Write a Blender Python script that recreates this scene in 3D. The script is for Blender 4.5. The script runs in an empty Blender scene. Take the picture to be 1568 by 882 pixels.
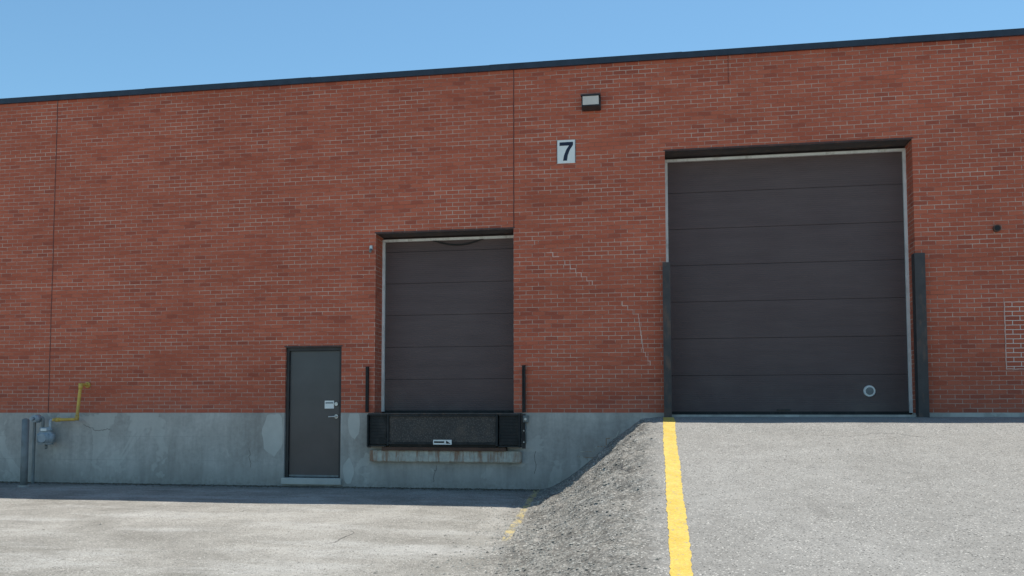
import bpy, bmesh, math, random
from mathutils import Vector, Matrix, noise
random.seed(7)
sc=bpy.context.scene
sc.view_settings.view_transform='Standard'; sc.view_settings.look='None'; sc.view_settings.exposure=0
# ---------------------------------------------------------------- helpers
class NT:
    def __init__(s,name):
        s.m=bpy.data.materials.new(name); s.m.use_nodes=True
        s.t=s.m.node_tree; s.b=s.t.nodes['Principled BSDF']
    def n(s,typ,ins=None,**kw):
        nd=s.t.nodes.new(typ)
        for k,v in kw.items(): setattr(nd,k,v)
        for k,v in (ins or {}).items():
            sock=nd.inputs[k]
            if isinstance(v,bpy.types.NodeSocket): s.t.links.new(v,sock)
            else: sock.default_value=v
        return nd
    def math(s,op,a,b=0.,c=None,clamp=False):
        nd=s.n('ShaderNodeMath',{0:a,1:b},operation=op,use_clamp=clamp)
        if c is not None: nd.inputs[2].default_value=c
        return nd.outputs[0]
    def pos(s): return s.n('ShaderNodeNewGeometry').outputs['Position']
    def mapv(s,v,sc=(1,1,1),loc=(0,0,0)): return s.n('ShaderNodeMapping',{'Vector':v,'Scale':sc,'Location':loc}).outputs[0]
    def noise(s,v,scale,detail=3,rough=.55,dist=0.):
        return s.n('ShaderNodeTexNoise',{'Vector':v,'Scale':scale,'Detail':detail,'Roughness':rough,'Distortion':dist}).outputs[0]
    def ramp(s,v,lo,hi,a=0.,b=1.):
        return s.n('ShaderNodeMapRange',{0:v,1:lo,2:hi,3:a,4:b},clamp=True).outputs[0]
    def mix(s,f,a,b,mode='MIX'):
        nd=s.n('ShaderNodeMix',data_type='RGBA',blend_type=mode)
        for i,v in ((0,f),(6,a),(7,b)):
            if isinstance(v,bpy.types.NodeSocket): s.t.links.new(v,nd.inputs[i])
            else:
                if i>0 and len(v)==3: v=(*v,1)
                nd.inputs[i].default_value=v
        return nd.outputs[2]
    def val(s,col,v):   # multiply colour by scalar
        c=s.n('ShaderNodeCombineColor',{0:v,1:v,2:v}).outputs[0]
        return s.mix(1.,col,c,'MULTIPLY')
    def out(s,col,rough=.8,bump=None,bstr=.3,bdist=.01,metal=0.,spec=.5):
        for k,v in (('Base Color',col),('Roughness',rough),('Metallic',metal),('Specular IOR Level',spec)):
            if isinstance(v,bpy.types.NodeSocket): s.t.links.new(v,s.b.inputs[k])
            else:
                if k=='Base Color' and len(v)==3: v=(*v,1)
                s.b.inputs[k].default_value=v
        if bump is not None:
            bn=s.n('ShaderNodeBump',{'Height':bump,'Strength':bstr,'Distance':bdist})
            s.t.links.new(bn.outputs[0],s.b.inputs['Normal'])
        return s.m
def painted(name,col,rough=.5,var=.25,metal=0.,scale=6,dirt=None,spec=.4):
    k=NT(name); p=k.pos(); a=k.noise(p,scale,4)
    f=k.ramp(a,.3,.7,1-var,1+var*.6)
    c=k.val(k.mix(0.,(*col,1),(*col,1)),f)
    if dirt: c=k.mix(k.ramp(k.noise(k.mapv(p,(2,2,.7)),4,5,.65),.52,.7),c,dirt)
    return k.out(c,rough,None,0,0,metal,spec)
def obj(name,me,mat=None,parent=None,smooth=False):
    o=bpy.data.objects.new(name,me); sc.collection.objects.link(o)
    if mat: me.materials.append(mat)
    if parent: o.parent=parent
    if smooth:
        for f in me.polygons: f.use_smooth=True
    return o
def mesh(name,vs,fs,mat=None,parent=None,smooth=False):
    me=bpy.data.meshes.new(name); me.from_pydata(vs,[],fs); me.update()
    return obj(name,me,mat,parent,smooth)
def bm_obj(name,bm,mat,parent=None,smooth=False):
    bmesh.ops.recalc_face_normals(bm,faces=bm.faces)
    me=bpy.data.meshes.new(name); bm.to_mesh(me); bm.free()
    return obj(name,me,mat,parent,smooth)
def add_box(bm,x0,x1,y0,y1,z0,z1):
    r=bmesh.ops.create_cube(bm,size=1.)
    for v in r['verts']:
        v.co=Vector(((x0+x1)/2+v.co.x*(x1-x0),(y0+y1)/2+v.co.y*(y1-y0),(z0+z1)/2+v.co.z*(z1-z0)))
    return r['verts']
def box(name,x0,x1,y0,y1,z0,z1,mat,parent=None,bev=0.):
    bm=bmesh.new(); add_box(bm,x0,x1,y0,y1,z0,z1)
    if bev: bmesh.ops.bevel(bm,geom=list(bm.edges),offset=bev,segments=2,affect='EDGES')
    return bm_obj(name,bm,mat,parent)
def add_cyl(bm,p0,p1,r0,r1=None,seg=20):
    p0=Vector(p0);p1=Vector(p1); d=p1-p0; r1=r0 if r1 is None else r1
    M=Matrix.Translation((p0+p1)/2)@d.to_track_quat('Z','Y').to_matrix().to_4x4()
    bmesh.ops.create_cone(bm,cap_ends=True,segments=seg,radius1=r0,radius2=r1,depth=d.length,matrix=M)
def cyl(name,p0,p1,r0,mat,parent=None,r1=None,seg=20):
    bm=bmesh.new(); add_cyl(bm,p0,p1,r0,r1,seg); o=bm_obj(name,bm,mat,parent)
    for f in o.data.polygons: f.use_smooth=len(f.vertices)==4
    return o
def pipe(name,pts,r,mat,parent=None,bend=.06):
    cu=bpy.data.curves.new(name,'CURVE'); cu.dimensions='3D'; cu.bevel_depth=r; cu.bevel_resolution=5; cu.use_fill_caps=True
    P=[Vector(p) for p in pts]; out=[P[0]]
    for i in range(1,len(P)-1):
        a=(P[i-1]-P[i]).normalized(); b=(P[i+1]-P[i]).normalized()
        q0=P[i]+a*bend;q1=P[i]+b*bend
        for k in range(7):
            t=k/6; out.append((1-t)**2*q0+2*t*(1-t)*P[i]+t*t*q1)
    out.append(P[-1])
    s=cu.splines.new('POLY'); s.points.add(len(out)-1)
    for i,p in enumerate(out): s.points[i].co=(*p,1)
    o=bpy.data.objects.new(name,cu); sc.collection.objects.link(o); cu.materials.append(mat)
    dg=bpy.context.evaluated_depsgraph_get(); me=bpy.data.meshes.new_from_object(o.evaluated_get(dg))
    bpy.data.objects.remove(o); return obj(name,me,None,parent,True)
def empty(name,loc=(0,0,0)):
    o=bpy.data.objects.new(name,None); sc.collection.objects.link(o); return o
def ribbon(bm,pts,w,y):
    for a,b in zip(pts,pts[1:]):
        a=Vector(a);b=Vector(b); d=(b-a)
        if d.length<1e-5: continue
        d.normalize(); n=Vector((-d.y,d.x))*w/2; e=d*w*.3
        q=[a-e-n,b+e-n,b+e+n,a-e+n]
        bm.faces.new([bm.verts.new((p.x,y+random.uniform(-.0003,.0003),p.y)) for p in q])
# ---------------------------------------------------------------- materials
def brick_mat(name,mort=(.64,.46,.37),lo=.40,hi=.62,base=1.):
    k=NT(name); p=k.pos(); s=k.n('ShaderNodeSeparateXYZ',{0:p})
    uu=k.math('ADD',s.outputs[0],s.outputs[1])
    wv=k.math('MULTIPLY',k.math('SUBTRACT',k.noise(p,1.3,1),.5),.012)
    vv=k.math('ADD',k.math('SUBTRACT',s.outputs[2],1.2),wv)
    v=k.n('ShaderNodeCombineXYZ',{0:uu,1:vv,2:0.}).outputs[0]
    br=k.n('ShaderNodeTexBrick',{'Vector':v,'Color1':(0,0,0,1),'Color2':(1,1,1,1),'Mortar':(0,0,0,1),'Scale':1.,'Mortar Size':.0056,'Mortar Smooth':.2,'Bias':0.,'Brick Width':.2,'Row Height':.0667},offset=.5)
    rnd=k.n('ShaderNodeSeparateColor',{0:br.outputs[0]}).outputs[0]
    c1=(.47*base,.112*base,.064*base,1); c2=(.56*base,.150*base,.086*base,1)
    col=k.mix(rnd,c1,c2)
    col=k.mix(k.math('MULTIPLY',k.math('LESS_THAN',rnd,.07),.35),col,(.30,.085,.06))
    big=k.noise(k.mapv(p,(.35,.35,.9)),1.,4,.65)
    col=k.val(col,k.ramp(big,.3,.7,.84,1.13))
    grain=k.noise(p,70,2,.7); col=k.val(col,k.ramp(grain,.25,.75,.88,1.12))
    mm=k.noise(k.mapv(p,(.8,.8,6.)),1.,5,.8)
    mc=k.mix(k.ramp(mm,lo,hi),(.36,.125,.082),mort)
    col=k.mix(br.outputs['Fac'],col,mc)
    g=k.math('MULTIPLY',k.ramp(s.outputs[2],1.2,1.75,1,0),k.ramp(mm,.4,.65,0,.35))
    col=k.mix(g,col,(.24,.12,.095))
    # shade just under the coping, painted into the top courses
    col=k.val(col,k.ramp(s.outputs[2],6.35,6.74,1.,.88))
    h=k.math('ADD',k.math('MULTIPLY',br.outputs['Fac'],-1.),k.math('MULTIPLY',grain,.35))
    return k.out(col,.88,h,.5,.006,spec=.2)
M_brick=brick_mat('brick')
M_patch=brick_mat('brick_repointed',(.72,.60,.52),.1,.2,.97)
k=NT('foundation_concrete'); p=k.pos(); s=k.n('ShaderNodeSeparateXYZ',{0:p})
a=k.noise(p,1.0,5,.65); b=k.noise(p,14,3,.7); st=k.noise(k.mapv(p,(4,4,.5)),1,4,.65)
col=k.mix(k.ramp(a,.35,.65),(.385,.352,.318),(.52,.485,.445))
col=k.val(col,k.ramp(b,.3,.7,.90,1.08)); col=k.val(col,k.ramp(st,.35,.7,1.06,.80))
col=k.mix(k.ramp(k.noise(p,.8,4,.6,1.2),.58,.592,0,.5),col,(.58,.55,.50))
v=k.n('ShaderNodeCombineXYZ',{0:s.outputs[0],1:s.outputs[2],2:0.}).outputs[0]
bl=k.n('ShaderNodeTexBrick',{'Vector':v,'Scale':1.,'Mortar Size':.005,'Mortar Smooth':.3,'Brick Width':1.1,'Row Height':.4},offset=.5)
col=k.mix(k.math('MULTIPLY',bl.outputs['Fac'],k.ramp(a,.46,.6,0,.35)),col,(.25,.24,.22))
col=k.mix(k.math('MULTIPLY',k.ramp(s.outputs[2],-.02,.35,1,0),k.ramp(b,.35,.65,.05,.65)),col,(.20,.185,.16))
M_conc=k.out(col,.9,b,.35,.006,spec=.2)
k=NT('rusty_concrete'); p=k.pos()
col=k.mix(k.ramp(k.noise(p,10,4,.6),.35,.65),(.42,.40,.35),(.56,.53,.45))
col=k.mix(k.ramp(k.noise(k.mapv(p,(9,9,1.3)),1,5,.7),.47,.61,0,.85),col,(.27,.12,.06))
M_ledge=k.out(col,.9,k.noise(p,30,3),.4,.006)
def door_mat(name,col,dust):
    k=NT(name); p=k.pos(); s=k.n('ShaderNodeSeparateXYZ',{0:p})
    w=k.math('SINE',k.math('MULTIPLY',s.outputs[2],190.))
    a=k.noise(p,1.1,4,.6); b=k.noise(k.mapv(p,(1.2,1.2,9)),1.,4,.65)
    c=k.mix(k.ramp(a,.35,.65,.0,.6),(*col,1),(*dust,1)); c=k.val(c,k.ramp(b,.3,.7,.92,1.08))
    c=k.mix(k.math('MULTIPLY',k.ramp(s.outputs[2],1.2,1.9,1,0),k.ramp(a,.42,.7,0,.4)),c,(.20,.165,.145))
    return k.out(c,.6,w,.2,.004,spec=.25)
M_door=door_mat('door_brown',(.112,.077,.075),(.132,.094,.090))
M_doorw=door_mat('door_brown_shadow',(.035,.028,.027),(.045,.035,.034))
k=NT('personnel_door_paint'); p=k.pos(); s=k.n('ShaderNodeSeparateXYZ',{0:p})
c=k.mix(k.ramp(s.outputs[2],.6,2.0),(.085,.064,.062),(.080,.078,.080)); c=k.val(c,k.ramp(k.noise(p,2.5,4),.3,.7,.88,1.12))  # bluish reflection on the upper leaf is put into the colour
M_pdoor=k.out(c,.38)
M_frame=painted('door_frame_dark',(.045,.040,.040),.5)
M_steel=painted('dark_steel',(.060,.052,.052),.55,dirt=(.13,.08,.06))
M_black=painted('black_rubber',(.022,.022,.022),.75,dirt=(.05,.045,.042))
M_flash=painted('roof_flashing',(.030,.042,.062),.45)
M_white=painted('white_seal',(.80,.79,.76),.6,var=.1,dirt=(.55,.53,.49))
M_gray=painted('gray_paint',(.22,.235,.235),.55,dirt=(.15,.13,.11))
M_meter=painted('meter_gray',(.36,.41,.45),.45)
M_yel=painted('yellow_pipe_paint',(.64,.42,.09),.5,dirt=(.38,.25,.10))
M_metal=painted('brushed_metal',(.62,.61,.59),.4,metal=.5)
M_rust=painted('rusty_steel',(.13,.07,.05),.85,dirt=(.07,.05,.04))
M_signw=painted('sign_white',(.84,.83,.80),.45,var=.05)
M_navy=painted('sign_navy',(.012,.018,.045),.5)
M_caulk=painted('pale_caulk',(.70,.45,.37),.9)
M_crack=painted('crack_dark',(.10,.095,.088),.95)
M_joint=painted('control_joint',(.17,.058,.045),.9)
M_lens=painted('lamp_glass',(.64,.59,.55),.2,var=.12)
M_roof=painted('roof_gravel',(.22,.21,.20),.95)
k=NT('tread_plate'); p=k.pos()
vo=k.n('ShaderNodeTexVoronoi',{'Vector':p,'Scale':42.}).outputs[0]
c=k.mix(k.ramp(vo,.15,.5),(.135,.115,.105),(.060,.052,.048)); c=k.mix(k.ramp(k.noise(p,4,5,.7),.5,.7,0,.5),c,(.155,.115,.09))
M_tread=k.out(c,.65,vo,.5,.004,metal=.05,spec=.3)
# ---------------------------------------------------------------- terrain
def sstep(u): u=max(0,min(1,u)); return u*u*(3-2*u)
def low(t,x=0):
    t2=min(max(t,0),22); return -.03*t2
def rampz(t):
    if t<0: t=0
    z=1.14-.035*t
    if t>1.6: z-=.128*(t-1.6)*sstep((t-1.6)/1.0+.15)
    return z
def terr(x,y,rough=True):
    t=-y
    l=low(t)+.022*noise.noise(Vector((x*.35,y*.35,1)))*min(1,max(t,0)/1.5)
    rz=rampz(t)+.012*noise.noise(Vector((x*.5,y*.5,4)))*min(1,max(t,0)/1.5)
    d=rz-l
    d=.5*(d+math.sqrt(d*d+.006)) if t>4 else max(d,0)
    d*= (1-sstep((y-.9)/1.)) if y>0 else 1
    d*= 1-sstep((x-13)/5)
    foot=-1.95+.062*min(max(t,0),9); foot+=.10*noise.noise(Vector((y*.9,3.3,0)))*min(1,max(t,0)/2)
    crest=-.03+.07*noise.noise(Vector((y*1.3,7.7,0)))
    u=(x-foot)/(crest-foot); S=sstep(u)
    z=l+d*S
    bank=max(0,min(1,(u+.15)/.25))*max(0,min(1,(1.06-u)/.2))
    if rough and bank>0 and t>0:
        amp=bank*min(1,d*1.3)
        n=noise.noise(Vector((x*2.2,y*1.6,0)))*.085+noise.noise(Vector((x*6,y*5,2)))*.04+noise.noise(Vector((x*14,y*13,5)))*.030
        z+=amp*n*min(1,.25+t/1.2)
    if rough and t>0 : z+=.0025*noise.noise(Vector((x*9,y*9,9)))
    return z,bank,S*min(1,max(d,0)*6)
def axis(segs):
    out=[]
    for a,b,st in segs:
        n=max(1,round((b-a)/st)); out+= [a+(b-a)*i/n for i in range(n)]
    out.append(segs[-1][1]); return out
xs=axis([(-400,-100,60),(-100,-30,10),(-30,-14,1.5),(-14,-2.3,.14),(-2.3,.3,.026),(.3,7,.14),(7,20,1),(20,100,10),(100,400,60)])
ys=axis([(-400,-100,60),(-100,-30,10),(-30,-13,1.),(-13,-9,.12),(-9,.0,.032),(0,.12,.06),(.12,2.1,.3),(2.1,30,5),(30,100,14),(100,400,60)])
vs=[];bk=[];rp=[]
for y in ys:
    for x in xs:
        z,b,r=terr(x,y); vs.append((x,y,z)); bk.append(b); rp.append(r)
nx=len(xs); fs=[(j*nx+i,j*nx+i+1,(j+1)*nx+i+1,(j+1)*nx+i) for j in range(len(ys)-1) for i in range(nx-1)]
k=NT('asphalt'); p=k.pos(); s=k.n('ShaderNodeSeparateXYZ',{0:p})
bank=k.n('ShaderNodeAttribute',attribute_name='bank').outputs['Fac']; rmp=k.n('ShaderNodeAttribute',attribute_name='ramp').outputs['Fac']
n1=k.noise(p,.7,5,.65,.6); n2=k.noise(p,5,4,.7); n3=k.noise(p,80,2,.8); n4=k.noise(k.mapv(p,(.5,1.6,1)),1.,4,.6)
vor=k.n('ShaderNodeTexVoronoi',{'Vector':p,'Scale':95.}); vc=k.n('ShaderNodeSeparateColor',{0:vor.outputs['Color']}).outputs[0]
vb=k.n('ShaderNodeTexVoronoi',{'Vector':p,'Scale':34.}); vbc=k.n('ShaderNodeSeparateColor',{0:vb.outputs['Color']}).outputs[0]
lo_c=k.mix(k.ramp(n1,.35,.65),(.245,.230,.198),(.375,.355,.312))
lo_c=k.mix(k.ramp(n4,.50,.66,0,.75),lo_c,(.44,.425,.385))
ra_c=k.mix(k.ramp(n1,.35,.65),(.272,.257,.229),(.328,.312,.281))
bk_c=k.mix(k.ramp(n2,.38,.62),(.20,.183,.155),(.34,.32,.278))
bk_c=k.val(bk_c,k.ramp(vbc,0,1,.72,1.25)); bk_c=k.val(bk_c,k.ramp(vb.outputs['Distance'],.25,.7,1.08,.60))
c=k.mix(rmp,lo_c,ra_c); c=k.mix(k.math('MULTIPLY',bank,.85),c,bk_c)
c=k.val(c,k.ramp(n2,.3,.7,.90,1.09)); c=k.val(c,k.ramp(n3,.3,.7,.80,1.18))
c=k.val(c,k.ramp(vc,0,1,.85,1.16))
c=k.mix(k.math('GREATER_THAN',vc,.97),c,(.56,.53,.47)); c=k.mix(k.math('LESS_THAN',vc,.05),c,(.12,.115,.105))
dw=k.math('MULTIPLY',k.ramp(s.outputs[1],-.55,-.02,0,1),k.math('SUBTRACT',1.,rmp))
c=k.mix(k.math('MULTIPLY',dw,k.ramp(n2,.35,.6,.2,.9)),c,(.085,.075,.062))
c=k.mix(k.ramp(k.noise(k.mapv(p,(1.4,.5,1)),.8,4,.7,.8),.60,.72,0,.25),c,(.17,.16,.14))
ln=k.math('ABSOLUTE',k.math('ADD',k.math('ADD',s.outputs[0],1.93),k.math('MULTIPLY',s.outputs[1],.062)))
lm=k.math('MULTIPLY',k.ramp(ln,.04,.055,1,0),k.ramp(s.outputs[1],-4.7,-4.5,0,1))
lm=k.math('MULTIPLY',lm,k.ramp(k.noise(p,7,4,.75),.42,.56,0,.7))
c=k.mix(lm,c,(.62,.48,.19))
h=k.math('ADD',k.math('MULTIPLY',n3,.6),k.math('MULTIPLY',vor.outputs['Distance'],.5))
h=k.math('SUBTRACT',h,k.math('MULTIPLY',k.math('MULTIPLY',vb.outputs['Distance'],bank),1.6))
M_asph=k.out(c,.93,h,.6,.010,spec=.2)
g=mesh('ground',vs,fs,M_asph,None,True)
for nm,dat in (('bank',bk),('ramp',rp)):
    at=g.data.attributes.new(nm,'FLOAT','POINT'); at.data.foreach_set('value',dat)
def drape(pts,w0,bm):
    for i in range(len(pts)-1):
        a=Vector(pts[i]);b=Vector(pts[i+1]); d=(b-a).normalized(); n=Vector((-d.y,d.x))*w0*random.uniform(.25,.6)
        bm.faces.new([bm.verts.new((q.x,q.y,terr(q.x,q.y)[0]+.004)) for q in (a-n,b-n,b+n,a+n)])
def wander(x,y,ang,L,st=.05):
    P=[(x,y)]
    for _ in range(int(L/st)):
        ang+=random.uniform(-.5,.5); x+=math.cos(ang)*st; y+=math.sin(ang)*st; P.append((x,y))
    return P
bm=bmesh.new()
for x,y,a,L,w in ((-.95,-2.0,-1.5,1.2,.03),(-.6,-3.4,-1.7,1.,.025),(1.9,-2.6,-.2,1.6,.007),(-6.5,-3.1,.1,1.6,.008),(-8.6,-2.5,-.15,.9,.007),(-3.6,-4.3,-.4,1.2,.007)):
    drape(wander(x,y,a,L),w,bm)
me=bpy.data.meshes.new('pavement_cracks'); bm.to_mesh(me); bm.free(); obj('pavement_cracks',me,M_crack)
k=NT('yellow_road_paint'); p=k.pos()
a=k.noise(p,6,5,.7); vor=k.n('ShaderNodeTexVoronoi',{'Vector':p,'Scale':75.}); vc=k.n('ShaderNodeSeparateColor',{0:vor.outputs['Color']}).outputs[0]
c=k.mix(k.ramp(a,.35,.65),(.66,.44,.06),(.75,.54,.12)); c=k.val(c,k.ramp(vc,0,1,.84,1.1))
e=k.noise(p,26,4,.8); c=k.mix(k.ramp(e,.57,.65,0,.8),c,(.32,.30,.25))
M_line=k.out(c,.8,k.noise(p,70,2,.8),.6,.01)
vs=[];fs=[];n=int((13-.35)/.05)
for i in range(n):
    t=.35+i*.05; cxx=.088+.004*t+.012*noise.noise(Vector((t*.5,0,0)))
    w=.078+.006*noise.noise(Vector((t*3,1,0)))
    for q in range(5):
        x=cxx-w+2*w*q/4
        if q in(0,4): x+=random.uniform(-.007,.007)
        vs.append((x,-t,terr(x,-t)[0]+.0055))
    if i:
        for q in range(4): b=(i-1)*5+q; fs.append((b,b+5,b+6,b+1))
mesh('painted_line',vs,fs,M_line,None,True)
# ---------------------------------------------------------------- building
B=empty('brick_warehouse')
X0,X1,YB,ZT=-24.,14.,32.,6.74
def holed(name,x0,x1,z0,z1,y,holes,depth,mat):
    gx=sorted({x0,x1,*[h[0] for h in holes],*[h[1] for h in holes]}); gz=sorted({z0,z1,*[h[2] for h in holes],*[h[3] for h in holes]})
    bm=bmesh.new()
    def q(*P): bm.faces.new([bm.verts.new(v) for v in P])
    for a,b in zip(gx,gx[1:]):
        for c,d in zip(gz,gz[1:]):
            m=((a+b)/2,(c+d)/2)
            if any(h[0]<m[0]<h[1] and h[2]<m[1]<h[3] for h in holes): continue
            q((a,y,c),(b,y,c),(b,y,d),(a,y,d))
    for h in holes:
        a,b,c,d=h[:4]; e=y+depth
        q((a,y,c),(a,y,d),(a,e,d),(a,e,c)); q((b,y,c),(b,e,c),(b,e,d),(b,y,d))
        if d<z1: q((a,y,d),(b,y,d),(b,e,d),(a,e,d))
        if c>z0: q((a,y,c),(a,e,c),(b,e,c),(b,y,c))
    me=bpy.data.meshes.new(name); bm.to_mesh(me); bm.free(); return obj(name,me,mat,B)
BD=(.09,3.71,5.28); DD=(-4.59,-2.30,4.145); PD=(-6.135,-5.16,2.29)
holed('front_brick_wall',X0,X1,1.2,ZT,0.,[(BD[0],BD[1],1.2,BD[2]),(DD[0],DD[1],1.2,DD[2]),(PD[0],PD[1],1.2,PD[2])],.42,M_brick)
holed('foundation',X0,X1,-1.,1.197,-.007,[(PD[0],PD[1],.12,1.197),(BD[0],BD[1],1.0,1.197),(DD[0],DD[1],1.17,1.197)],.43,M_conc)
mesh('foundation_cap',[(X0,-.007,1.197),(PD[0],-.007,1.197),(PD[0],0,1.1995),(X0,0,1.1995),(PD[1],-.007,1.197),(DD[0],-.007,1.197),(DD[0],0,1.1995),(PD[1],0,1.1995),(DD[1],-.007,1.197),(BD[0],-.007,1.197),(BD[0],0,1.1995),(DD[1],0,1.1995),(BD[1],-.007,1.197),(X1,-.007,1.197),(X1,0,1.1995),(BD[1],0,1.1995)],[(0,1,2,3),(4,5,6,7),(8,9,10,11),(12,13,14,15)],M_conc,B)
mesh('side_and_back_walls',[(X0,0,-1),(X0,YB,-1),(X0,YB,ZT),(X0,0,ZT),(X1,0,-1),(X1,YB,-1),(X1,YB,ZT),(X1,0,ZT)],[(1,0,3,2),(4,5,6,7),(5,1,2,6)],M_brick,B)
mesh('roof',[(X0,0,ZT-.02),(X1,0,ZT-.02),(X1,YB,ZT-.02),(X0,YB,ZT-.02)],[(0,1,2,3)],M_roof,B)
bm=bmesh.new(); x=X0-.03; i=0
while x<X1:
    e=min(x+3.05,X1+.03); o=.003*(i%2)
    add_box(bm,x,e,-.045-o,.16,ZT-.012,ZT+.082+o); x=e; i+=1
for y0,y1,x0,x1 in ((.16,YB,X0-.03,X0+.16),(.16,YB,X1-.16,X1+.03),(YB-.16,YB+.03,X0+.17,X1-.17)): add_box(bm,x0,x1,y0,y1,ZT-.012,ZT+.08)
bm_obj('roof_flashing',bm,M_flash,B)
bm=bmesh.new()
for xj,z0,z1,w in ((-10.49,1.2,ZT,.016),(-2.295,4.16,ZT,.016),(1.07,6.3,ZT,.008)):
    pts=[(xj+random.uniform(-.003,.003),z0+(z1-z0)*i/30) for i in range(31)]
    ribbon(bm,pts,w,-.0025)
bm_obj('control_joints',bm,M_joint,B)
bm=bmesh.new()
for a,b,z in ((BD[0]-.0,BD[1]+.0,BD[2]),(DD[0],DD[1],DD[2]),(PD[0],PD[1],PD[2])):
    add_box(bm,a-.02,b+.02,-.005,.004,z+.001,z+.016); add_box(bm,a+.003,b-.003,.005,.40,z-.012,z-.002)
bm_obj('steel_lintels',bm,M_steel,B)
def stair(pts):
    out=[pts[0]]; x,z=pts[0]
    for tx,tz in pts[1:]:
        nst=max(1,round((z-tz)/.0667)); sx=(tx-x)/nst; sz=(tz-z)/nst
        for _ in range(nst):
            x+=sx; out.append((x,z)); z+=sz; out.append((x,z))
    return out
bm=bmesh.new(); P=stair([(-2.16,4.0),(-1.86,3.80),(-1.48,3.53),(-1.05,3.2),(-.67,2.93),(-.34,2.66),(-.27,2.13),(-.10,1.80)])
i=0
while i<len(P)-2:
    m=random.randint(2,6)
    if random.random()<.75: ribbon(bm,P[i:i+m],random.uniform(.009,.016),-.003)
    i+=m-1 if m>1 else 1
bm_obj('wall_crack_repair',bm,M_caulk,B)
bm=bmesh.new()
def jag(a,b,n=9,am=.02):
    return [(a[0]+(b[0]-a[0])*i/n+random.uniform(-am,am)*(0<i<n),a[1]+(b[1]-a[1])*i/n+random.uniform(-am,am)*(0<i<n)) for i in range(n+1)]
for a,b in (((-9.8,1.0),(-9.55,.9)),((-9.55,.9),(-9.3,.93)),((-6.75,.62),(-6.72,.3)),((-3.55,.36),(-3.6,.1)),((-1.95,.6),(-1.97,.25))):
    ribbon(bm,jag(a,b),.006,-.0095)
bm_obj('foundation_cracks',bm,M_crack,B)
bm=bmesh.new()
for pts in ([(-1.25,.60),(-1.05,.60),(-1.0,.68),(-.85,.68),(-.85,.80),(-.70,.82),(-.66,.92)],[(-1.3,.52),(-1.0,.50),(-.98,.42)]): ribbon(bm,pts,.012,-.0095)
bm_obj('foundation_repair_mortar',bm,M_ledge,B)
M_parge=painted('parging',(.54,.515,.47),.9,var=.12,scale=3)
def blob(nm,cx,cz,rx,rz,y,mat,n=26,cut=None):
    P=[]
    for i in range(n):
        a=-2*math.pi*i/n; q=1+.22*noise.noise(Vector((math.cos(a)*1.5+cx,math.sin(a)*1.5,cz)))+random.uniform(-.05,.05)
        x=cx+rx*q*math.cos(a); z=min(cz+rz*q*math.sin(a),1.19)
        if cut: x=min(max(x,cut[0]),cut[1])
        P.append((x,y,z))
    mesh(nm,P,[tuple(range(n))],mat,B)
blob('parging_patch_1',-6.33,.86,.20,.36,-.0088,M_parge,cut=(-9,-6.16))
blob('parging_patch_2',-4.93,1.02,.10,.25,-.0088,M_parge,cut=(-5.13,-4.72))
blob('parging_patch_3',-5.02,.25,.09,.2,-.0088,M_parge,cut=(-5.13,-4.72))
bm=bmesh.new(); add_box(bm,4.90,5.75,-.004,.001,1.83,2.80); bm_obj('repointed_patch',bm,M_patch,B)
bm=bmesh.new()
for a in (((4.90,1.83),(4.90,2.80)),((4.90,2.80),(5.75,2.80)),((4.90,1.83),(5.75,1.83))): ribbon(bm,jag(*a,14,.004),.013,-.006)
bm_obj('patch_mortar',bm,M_caulk,B)
def sect_door(nm,x0,x1,z0,z1,step,parent):
    d=empty(nm); d.parent=B; bm=bmesh.new(); z=z0
    while z<z1-.01:
        e=min(z+step,z1); y=.415
        add_box(bm,x0,x1,y,y+.05,z+.0026,e-.0026)
        z=e
    bmesh.ops.bevel(bm,geom=[e for e in bm.edges],offset=.003,segments=1,affect='EDGES')
    bm_obj('panels',bm,M_door,d)
    box('back',x0,x1,.423,.46,z0,z1,M_doorw,d)
    bm=bmesh.new(); w=.042
    add_box(bm,x0,x0+w,.365,.41,z0,z1-w-.03); add_box(bm,x1-w,x1,.365,.41,z0,z1-w-.03); add_box(bm,x0,x1,.365,.41,z1-w-.028,z1-.03)
    bm_obj('weather_seal',bm,M_white,d)
    box('bottom_gasket',x0+.045,x1-.045,.40,.43,z0-.03,z0+.02,M_black,d)
    return d
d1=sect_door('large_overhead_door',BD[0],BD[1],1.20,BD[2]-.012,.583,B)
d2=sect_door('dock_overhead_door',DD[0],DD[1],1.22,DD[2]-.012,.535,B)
bm=bmesh.new(); add_cyl(bm,(3.11,.415,1.53),(3.11,.395,1.53),.088,.082,32); bm_obj('port_ring',bm,M_white,d1)
bm=bmesh.new(); add_cyl(bm,(3.11,.394,1.53),(3.11,.388,1.53),.058,.05,28); bm_obj('port_cap',bm,M_gray,d1)
box('lift_handle',1.75,1.95,.395,.414,1.235,1.26,M_steel,d1,.004)
pipe('sagging_seal',[(-3.75+.1*i,.395,4.08-.10*math.sin(math.pi*i/9)) for i in range(10)],.012,M_black,d2,.02)
box('concrete_threshold',BD[0]+.002,BD[1]-.002,-.03,.5,1.02,1.172,M_conc,B)
d3=empty('personnel_door'); d3.parent=B
bm=bmesh.new(); fw_=.05
for a in ((PD[0],PD[0]+fw_,.14,PD[2]-.013),(PD[1]-fw_,PD[1],.14,PD[2]-.013),(PD[0]+fw_,PD[1]-fw_,PD[2]-.063,PD[2]-.013)): add_box(bm,a[0]+.001,a[1]-.001,.045,.2,a[2],a[3])
bm_obj('frame',bm,M_frame,d3)
box('leaf',PD[0]+fw_+.004,PD[1]-fw_-.004,.085,.13,.165,PD[2]-.068,M_pdoor,d3,.003)
box('sill',PD[0]-.03,PD[1]+.03,-.05,.2,.03,.135,M_parge,d3,.008)
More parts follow.
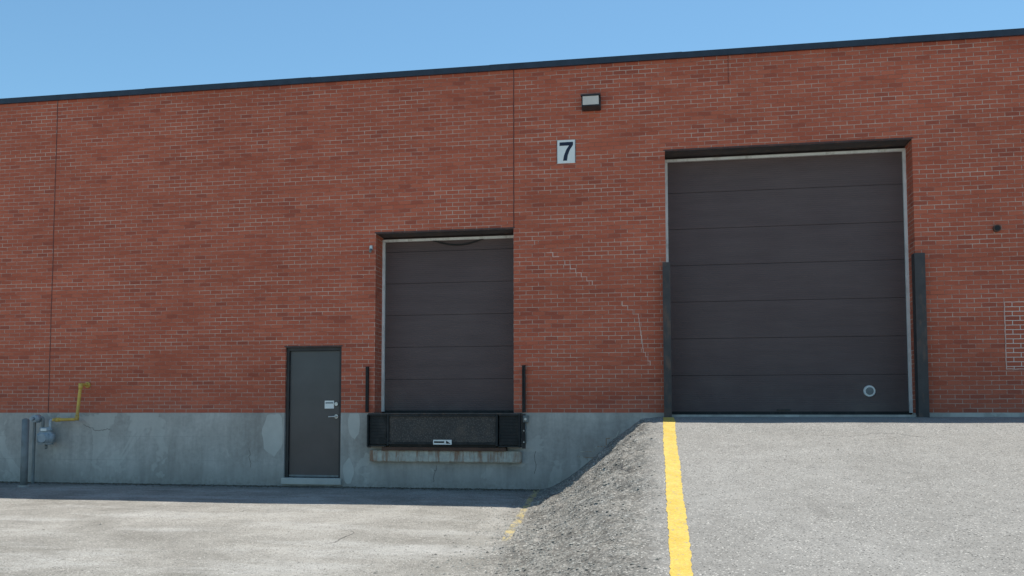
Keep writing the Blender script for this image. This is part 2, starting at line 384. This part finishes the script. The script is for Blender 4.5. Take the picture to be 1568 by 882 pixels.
box('kick_sweep',PD[0]+fw_+.01,PD[1]-fw_-.01,.072,.084,.15,.18,M_gray,d3)
box('notice_plate',-5.47,-5.31,.076,.084,1.27,1.40,M_signw,d3)
box('notice_text',-5.455,-5.325,.073,.0755,1.352,1.375,M_gray,d3)
cyl('deadbolt',(-5.265,.085,1.345),(-5.265,.055,1.345),.03,M_metal,d3)
cyl('handle_rose',(-5.265,.085,1.14),(-5.265,.06,1.14),.034,M_metal,d3)
bm=bmesh.new(); add_cyl(bm,(-5.265,.07,1.14),(-5.265,.02,1.14),.011); add_cyl(bm,(-5.255,.025,1.14),(-5.385,.025,1.135),.013,.010); bm_obj('lever',bm,M_metal,d3)
bm=bmesh.new()
for z in (.45,1.2,1.95): add_cyl(bm,(PD[0]+fw_,.075,z-.05),(PD[0]+fw_,.075,z+.05),.010)
bm_obj('hinges',bm,M_frame,d3)
# ---------------------------------------------------------------- dock leveler
L=empty('dock_leveler')
box('top_plate',-4.64,-2.17,-.17,.40,1.175,1.197,M_steel,L,.003)
box('lip_plate',-4.29,-2.56,-.16,-.13,.735,1.165,M_tread,L,.004)
bm=bmesh.new()
add_box(bm,-4.325,-4.292,-.19,-.01,.68,1.172); add_box(bm,-2.557,-2.524,-.19,-.01,.68,1.172)
add_box(bm,-4.29,-2.56,-.185,-.162,.70,.735); add_box(bm,-4.29,-2.56,-.18,-.162,1.14,1.17); add_box(bm,-4.29,-2.56,-.125,-.01,.66,.70)
bm_obj('frame',bm,M_black,L)
for i,(a,b) in enumerate(((-4.62,-4.34),(-2.51,-2.20))):
    bm=bmesh.new(); n=9
    for j in range(n):
        z0=.70+j*.05; o=random.uniform(-.006,.006); add_box(bm,a+abs(o),b-abs(o),-.15+o,-.02,z0,z0+.048)
    bm_obj('bumper_%d'%(i+1),bm,M_black,L)
    sx=a-.03 if i==0 else b+.005
    bm=bmesh.new(); add_box(bm,sx,sx+.02,-.20,-.008,.66,1.172); add_box(bm,a,b,-.17,-.01,.665,.69); add_box(bm,a,b,-.17,-.01,1.152,1.173); bm_obj('bumper_bracket_%d'%(i+1),bm,M_black,L)
    px0=-4.70 if i==0 else -2.165
    box('wall_plate_%d'%(i+1),px0,px0+.055,-.02,-.008,.64,1.18,M_steel,L)
    bm=bmesh.new()
    for z in (.74,.92,1.10): add_cyl(bm,(px0+.028,-.02,z),(px0+.028,-.032,z),.014,.012,8)
    bm_obj('anchor_bolts_%d'%(i+1),bm,M_metal,L)
box('maker_label',-3.56,-3.26,-.19,-.186,.70,.775,M_signw,L)
box('label_print',-3.545,-3.38,-.192,-.1905,.725,.752,M_black,L); mesh('label_triangle',[(-3.35,-.1915,.715),(-3.275,-.1915,.715),(-3.35,-.1915,.765)],[(0,1,2)],M_black,L)
box('rust_angle',-4.42,-2.40,-.145,-.01,.60,.655,M_rust,L,.004)
box('support_ledge',-4.64,-2.16,-.11,-.008,.42,.598,M_ledge,L,.012)
for i,x in enumerate((-4.74,-2.165)):
    gdr=empty('dock_door_guide' )
    bm=bmesh.new(); add_box(bm,x,x+.055,-.016,-.001,1.21,1.95); add_box(bm,x+.04,x+.055,-.07,-.017,1.21,1.95)
    bm_obj('angle',bm,M_black,gdr)
    bm=bmesh.new()
    for j in range(7): add_cyl(bm,(x+.02,-.016,1.27+j*.1),(x+.02,-.03,1.27+j*.1),.012,.010,8)
    bm_obj('bolts',bm,M_black,gdr)
for i,(a,b,z1) in enumerate(((.035,.15,3.50),(3.655,3.80,3.53))):
    gd=empty('door_guard_channel')
    bm=bmesh.new(); add_box(bm,a,b,-.17,-.158,1.10,z1); add_box(bm,a,a+.012,-.157,-.002,1.10,z1); add_box(bm,b-.012,b,-.157,-.002,1.10,z1)
    bm_obj('channel',bm,M_steel,gd)
    bm=bmesh.new(); add_box(bm,a-.05,b+.05,-.22,-.002,1.09,1.125); bm_obj('base_plate',bm,M_rust,gd)
# ---------------------------------------------------------------- number sign
S=empty('address_number_sign')
box('plate',-1.60,-1.30,-.014,-.002,5.155,5.53,M_signw,S,.002)
def poly(nm,pts,y,mat,par): mesh(nm,[(a,y,b) for a,b in pts],[tuple(range(len(pts)))],mat,par)
sx,sz=-1.555,5.195
seven=[(0,.30),(.215,.30),(.215,.25),(.165,.175),(.132,.09),(.118,0),(.055,0),(.072,.09),(.106,.175),(.15,.243),(.0,.243)]
poly('numeral_7',[(sx+a,sz+b) for a,b in reversed(seven)],-.0165,M_navy,S)
bm=bmesh.new()
for a in (((-1.595,5.16),(-1.595,5.525)),((-1.305,5.16),(-1.305,5.525))): ribbon(bm,list(a),.008,-.016)
bm_obj('border',bm,M_navy,S)
# ---------------------------------------------------------------- wall lamp
W=empty('wall_lamp')
box('back_box',-1.195,-.895,-.09,-.001,5.975,6.20,M_frame,W,.008)
def prism(nm,x0,x1,prof,mat,par):
    n=len(prof); v=[(x0,a,b) for a,b in prof]+[(x1,a,b) for a,b in prof]
    f=[tuple(range(n)),tuple(range(2*n-1,n-1,-1))]+[(i,n+i,n+(i+1)%n,(i+1)%n) for i in range(n)]
    me=bpy.data.meshes.new(nm); me.from_pydata(v,[],f); bm=bmesh.new(); bm.from_mesh(me); bmesh.ops.recalc_face_normals(bm,faces=bm.faces); bm.to_mesh(me); bm.free(); return obj(nm,me,mat,par)
prism('hood',-1.20,-.89,[(-.091,6.21),(-.20,6.19),(-.20,6.168),(-.091,6.178)],M_frame,W)
prism('glass',-1.17,-.92,[(-.091,6.165),(-.185,6.16),(-.165,6.03),(-.091,6.00)],M_lens,W)
prism('bottom_frame',-1.185,-.905,[(-.091,6.0),(-.165,6.028),(-.17,6.01),(-.091,5.98)],M_frame,W)
# ---------------------------------------------------------------- small wall items
C=empty('door_sensor')
box('bracket',-4.69,-4.64,-.03,-.001,3.86,3.94,M_metal,C,.006); cyl('body',(-4.665,-.03,3.87),(-4.66,-.08,3.83),.022,M_gray,C)
J=empty('junction_box')
box('housing',-2.15,-2.06,-.06,-.008,1.05,1.16,M_gray,J,.006); cyl('knob',(-2.105,-.06,1.10),(-2.105,-.075,1.10),.02,M_metal,J); cyl('conduit',(-2.105,-.03,.72),(-2.105,-.03,1.05),.009,M_gray,J)
V=empty('exhaust_vent_pipe')
bm=bmesh.new(); add_cyl(bm,(4.83,.0,3.88),(4.83,-.05,3.88),.052,.052,24); bm_obj('sleeve',bm,M_rust,V); bm=bmesh.new(); add_cyl(bm,(4.83,-.05,3.88),(4.83,-.053,3.88),.038,.038,24); bm_obj('bore',bm,M_black,V)
# ---------------------------------------------------------------- gas meter
G=empty('gas_meter')
pipe('yellow_riser',[(-9.74,.05,1.68),(-9.745,-.2,1.68),(-9.80,-.2,1.09),(-10.25,-.2,1.08)],.027,M_yel,G,.045)
cyl('wall_flange',(-9.74,-.001,1.68),(-9.74,-.03,1.68),.05,M_yel,G)
cyl('top_elbow',(-9.745,-.2,1.60),(-9.745,-.2,1.70),.036,M_yel,G); cyl('bottom_elbow',(-9.80,-.2,1.07),(-9.795,-.2,1.16),.035,M_yel,G)
cyl('coupling',(-10.12,-.2,1.083),(-10.2,-.2,1.081),.036,M_yel,G)
pipe('inlet_arm',[(-10.22,-.2,1.08),(-10.30,-.2,1.08),(-10.30,-.2,.92)],.024,M_meter,G,.04)
pipe('outlet_arm',[(-10.44,-.2,.92),(-10.44,-.2,1.12),(-10.60,-.2,1.12),(-10.60,-.2,-.05)],.026,M_gray,G,.05)
bm=bmesh.new(); add_box(bm,-10.50,-10.23,-.30,-.11,.66,.88); bmesh.ops.bevel(bm,geom=list(bm.edges),offset=.035,segments=4,affect='EDGES'); bm_obj('meter_body',bm,M_meter,G,True)
bm=bmesh.new(); add_box(bm,-10.46,-10.27,-.28,-.13,.875,.95); bmesh.ops.bevel(bm,geom=list(bm.edges),offset=.02,segments=3,affect='EDGES'); bm_obj('index_head',bm,M_meter,G,True)
box('dial',-10.42,-10.31,-.285,-.279,.89,.935,M_signw,G)
bm=bmesh.new(); add_cyl(bm,(-10.365,-.30,.77),(-10.365,-.325,.77),.085,.075,28); bm_obj('diaphragm_cover',bm,M_meter,G)
cyl('regulator',(-10.53,-.2,1.10),(-10.53,-.33,1.10),.07,M_meter,G,.06); cyl('regulator_cap',(-10.53,-.33,1.10),(-10.53,-.39,1.10),.03,M_meter,G)
cyl('drip_leg',(-10.365,-.2,.66),(-10.365,-.2,.58),.02,M_gray,G)
bo=empty('bollard')
zb=terr(-10.39,-.7)[0]
cyl('post',(-10.39,-.7,zb-.2),(-10.39,-.7,1.08),.057,M_gray,bo,None,28)
bm=bmesh.new(); bmesh.ops.create_uvsphere(bm,u_segments=24,v_segments=12,radius=.057,matrix=Matrix.Translation((-10.39,-.7,1.08))@Matrix.Diagonal((1,1,.5,1))); bm_obj('cap',bm,M_gray,bo,True)
bm=bmesh.new(); add_cyl(bm,(-10.39,-.7,zb-.05),(-10.39,-.7,zb+.03),.11,.085,20); bm_obj('footing',bm,M_conc,bo)
# ---------------------------------------------------------------- debris
def scatter(nm,pts,mat):
    vs=[];fs=[]
    for x,y,r in pts:
        z=terr(x,y)[0]; b=len(vs); sq=random.uniform(.35,.8); a0=random.random()*6
        for j in range(5): a=a0+j*1.2566; rr=r*random.uniform(.7,1.25); vs.append((x+rr*math.cos(a),y+rr*math.sin(a),z+r*.05))
        vs.append((x+r*.2*random.uniform(-1,1),y+r*.2*random.uniform(-1,1),z+r*sq))
        for j in range(5): fs.append((b+j,b+(j+1)%5,b+5))
    mesh(nm,vs,fs,mat)
k=NT('stone_bits'); p=k.pos(); c=k.mix(k.ramp(k.noise(p,20,2),.3,.7),(.15,.14,.12),(.44,.42,.36)); M_stone=k.out(c,.95)
k=NT('leaf_litter'); p=k.pos(); c=k.mix(k.ramp(k.noise(p,25,2),.3,.7),(.05,.04,.03),(.16,.13,.09)); M_lit=k.out(c,.95)
P=[]
for _ in range(3200): P.append((random.uniform(-13,-1.9),-.01-abs(random.gauss(0,.11)),random.uniform(.006,.02)))
scatter('leaf_litter',P,M_lit)
P=[]
for _ in range(5200):
    y=-random.uniform(.2,11); x=random.gauss(-1.1,.55)
    if x<.0: P.append((x,y,random.uniform(.006,.02)))
for _ in range(900): P.append((random.uniform(-12,7),-random.uniform(.3,11),random.uniform(.003,.009)))
for _ in range(14): P.append((random.uniform(-12,6),-random.uniform(1,9),random.uniform(.018,.03)))
scatter('gravel',P,M_stone)
# ---------------------------------------------------------------- light
el=math.radians(71.5); az=math.radians(25)
sd=Vector((math.sin(az)*math.cos(el),math.cos(az)*math.cos(el),math.sin(el)))
sl=bpy.data.lights.new('sun','SUN'); sl.energy=5.0; sl.angle=math.radians(.53); sl.color=(1,.955,.89)
so=bpy.data.objects.new('sun',sl); sc.collection.objects.link(so); so.rotation_euler=sd.to_track_quat('Z','Y').to_euler()
w=bpy.data.worlds.new('World'); sc.world=w; w.use_nodes=True; nt=w.node_tree
sky=nt.nodes.new('ShaderNodeTexSky'); sky.sky_type='NISHITA'; sky.sun_disc=False; sky.sun_elevation=el; sky.sun_rotation=az; sky.altitude=0; sky.air_density=1.0; sky.dust_density=.3; sky.ozone_density=.6
tint=nt.nodes.new('ShaderNodeMix'); tint.data_type='RGBA'; tint.blend_type='MULTIPLY'; tint.inputs[0].default_value=1; tint.inputs[7].default_value=(.72,.99,1.02,1)
nt.links.new(sky.outputs[0],tint.inputs[6])
bg=nt.nodes['Background']; bg.inputs[1].default_value=.15; nt.links.new(tint.outputs[2],bg.inputs[0])
# ---------------------------------------------------------------- camera
f=1400.;cx=760.;cy=545.;th=math.atan(f/(cx+6990)); pi_=math.atan(f/22500.)
fw=Vector((-math.sin(th)*math.cos(pi_),math.cos(th)*math.cos(pi_),math.sin(pi_))); r=Vector((math.cos(th),math.sin(th),0)); u=r.cross(fw)
cd=bpy.data.cameras.new('camera'); cd.sensor_width=36; cd.lens=36*f/1568; cd.shift_x=(784-cx)/1568; cd.shift_y=(cy-441)/1568; cd.clip_end=2000
co=bpy.data.objects.new('camera',cd); sc.collection.objects.link(co)
M=Matrix((r,u,-fw)).transposed().to_4x4(); M.translation=Vector((0,-14.28,1.2)); co.matrix_world=M
sc.camera=co
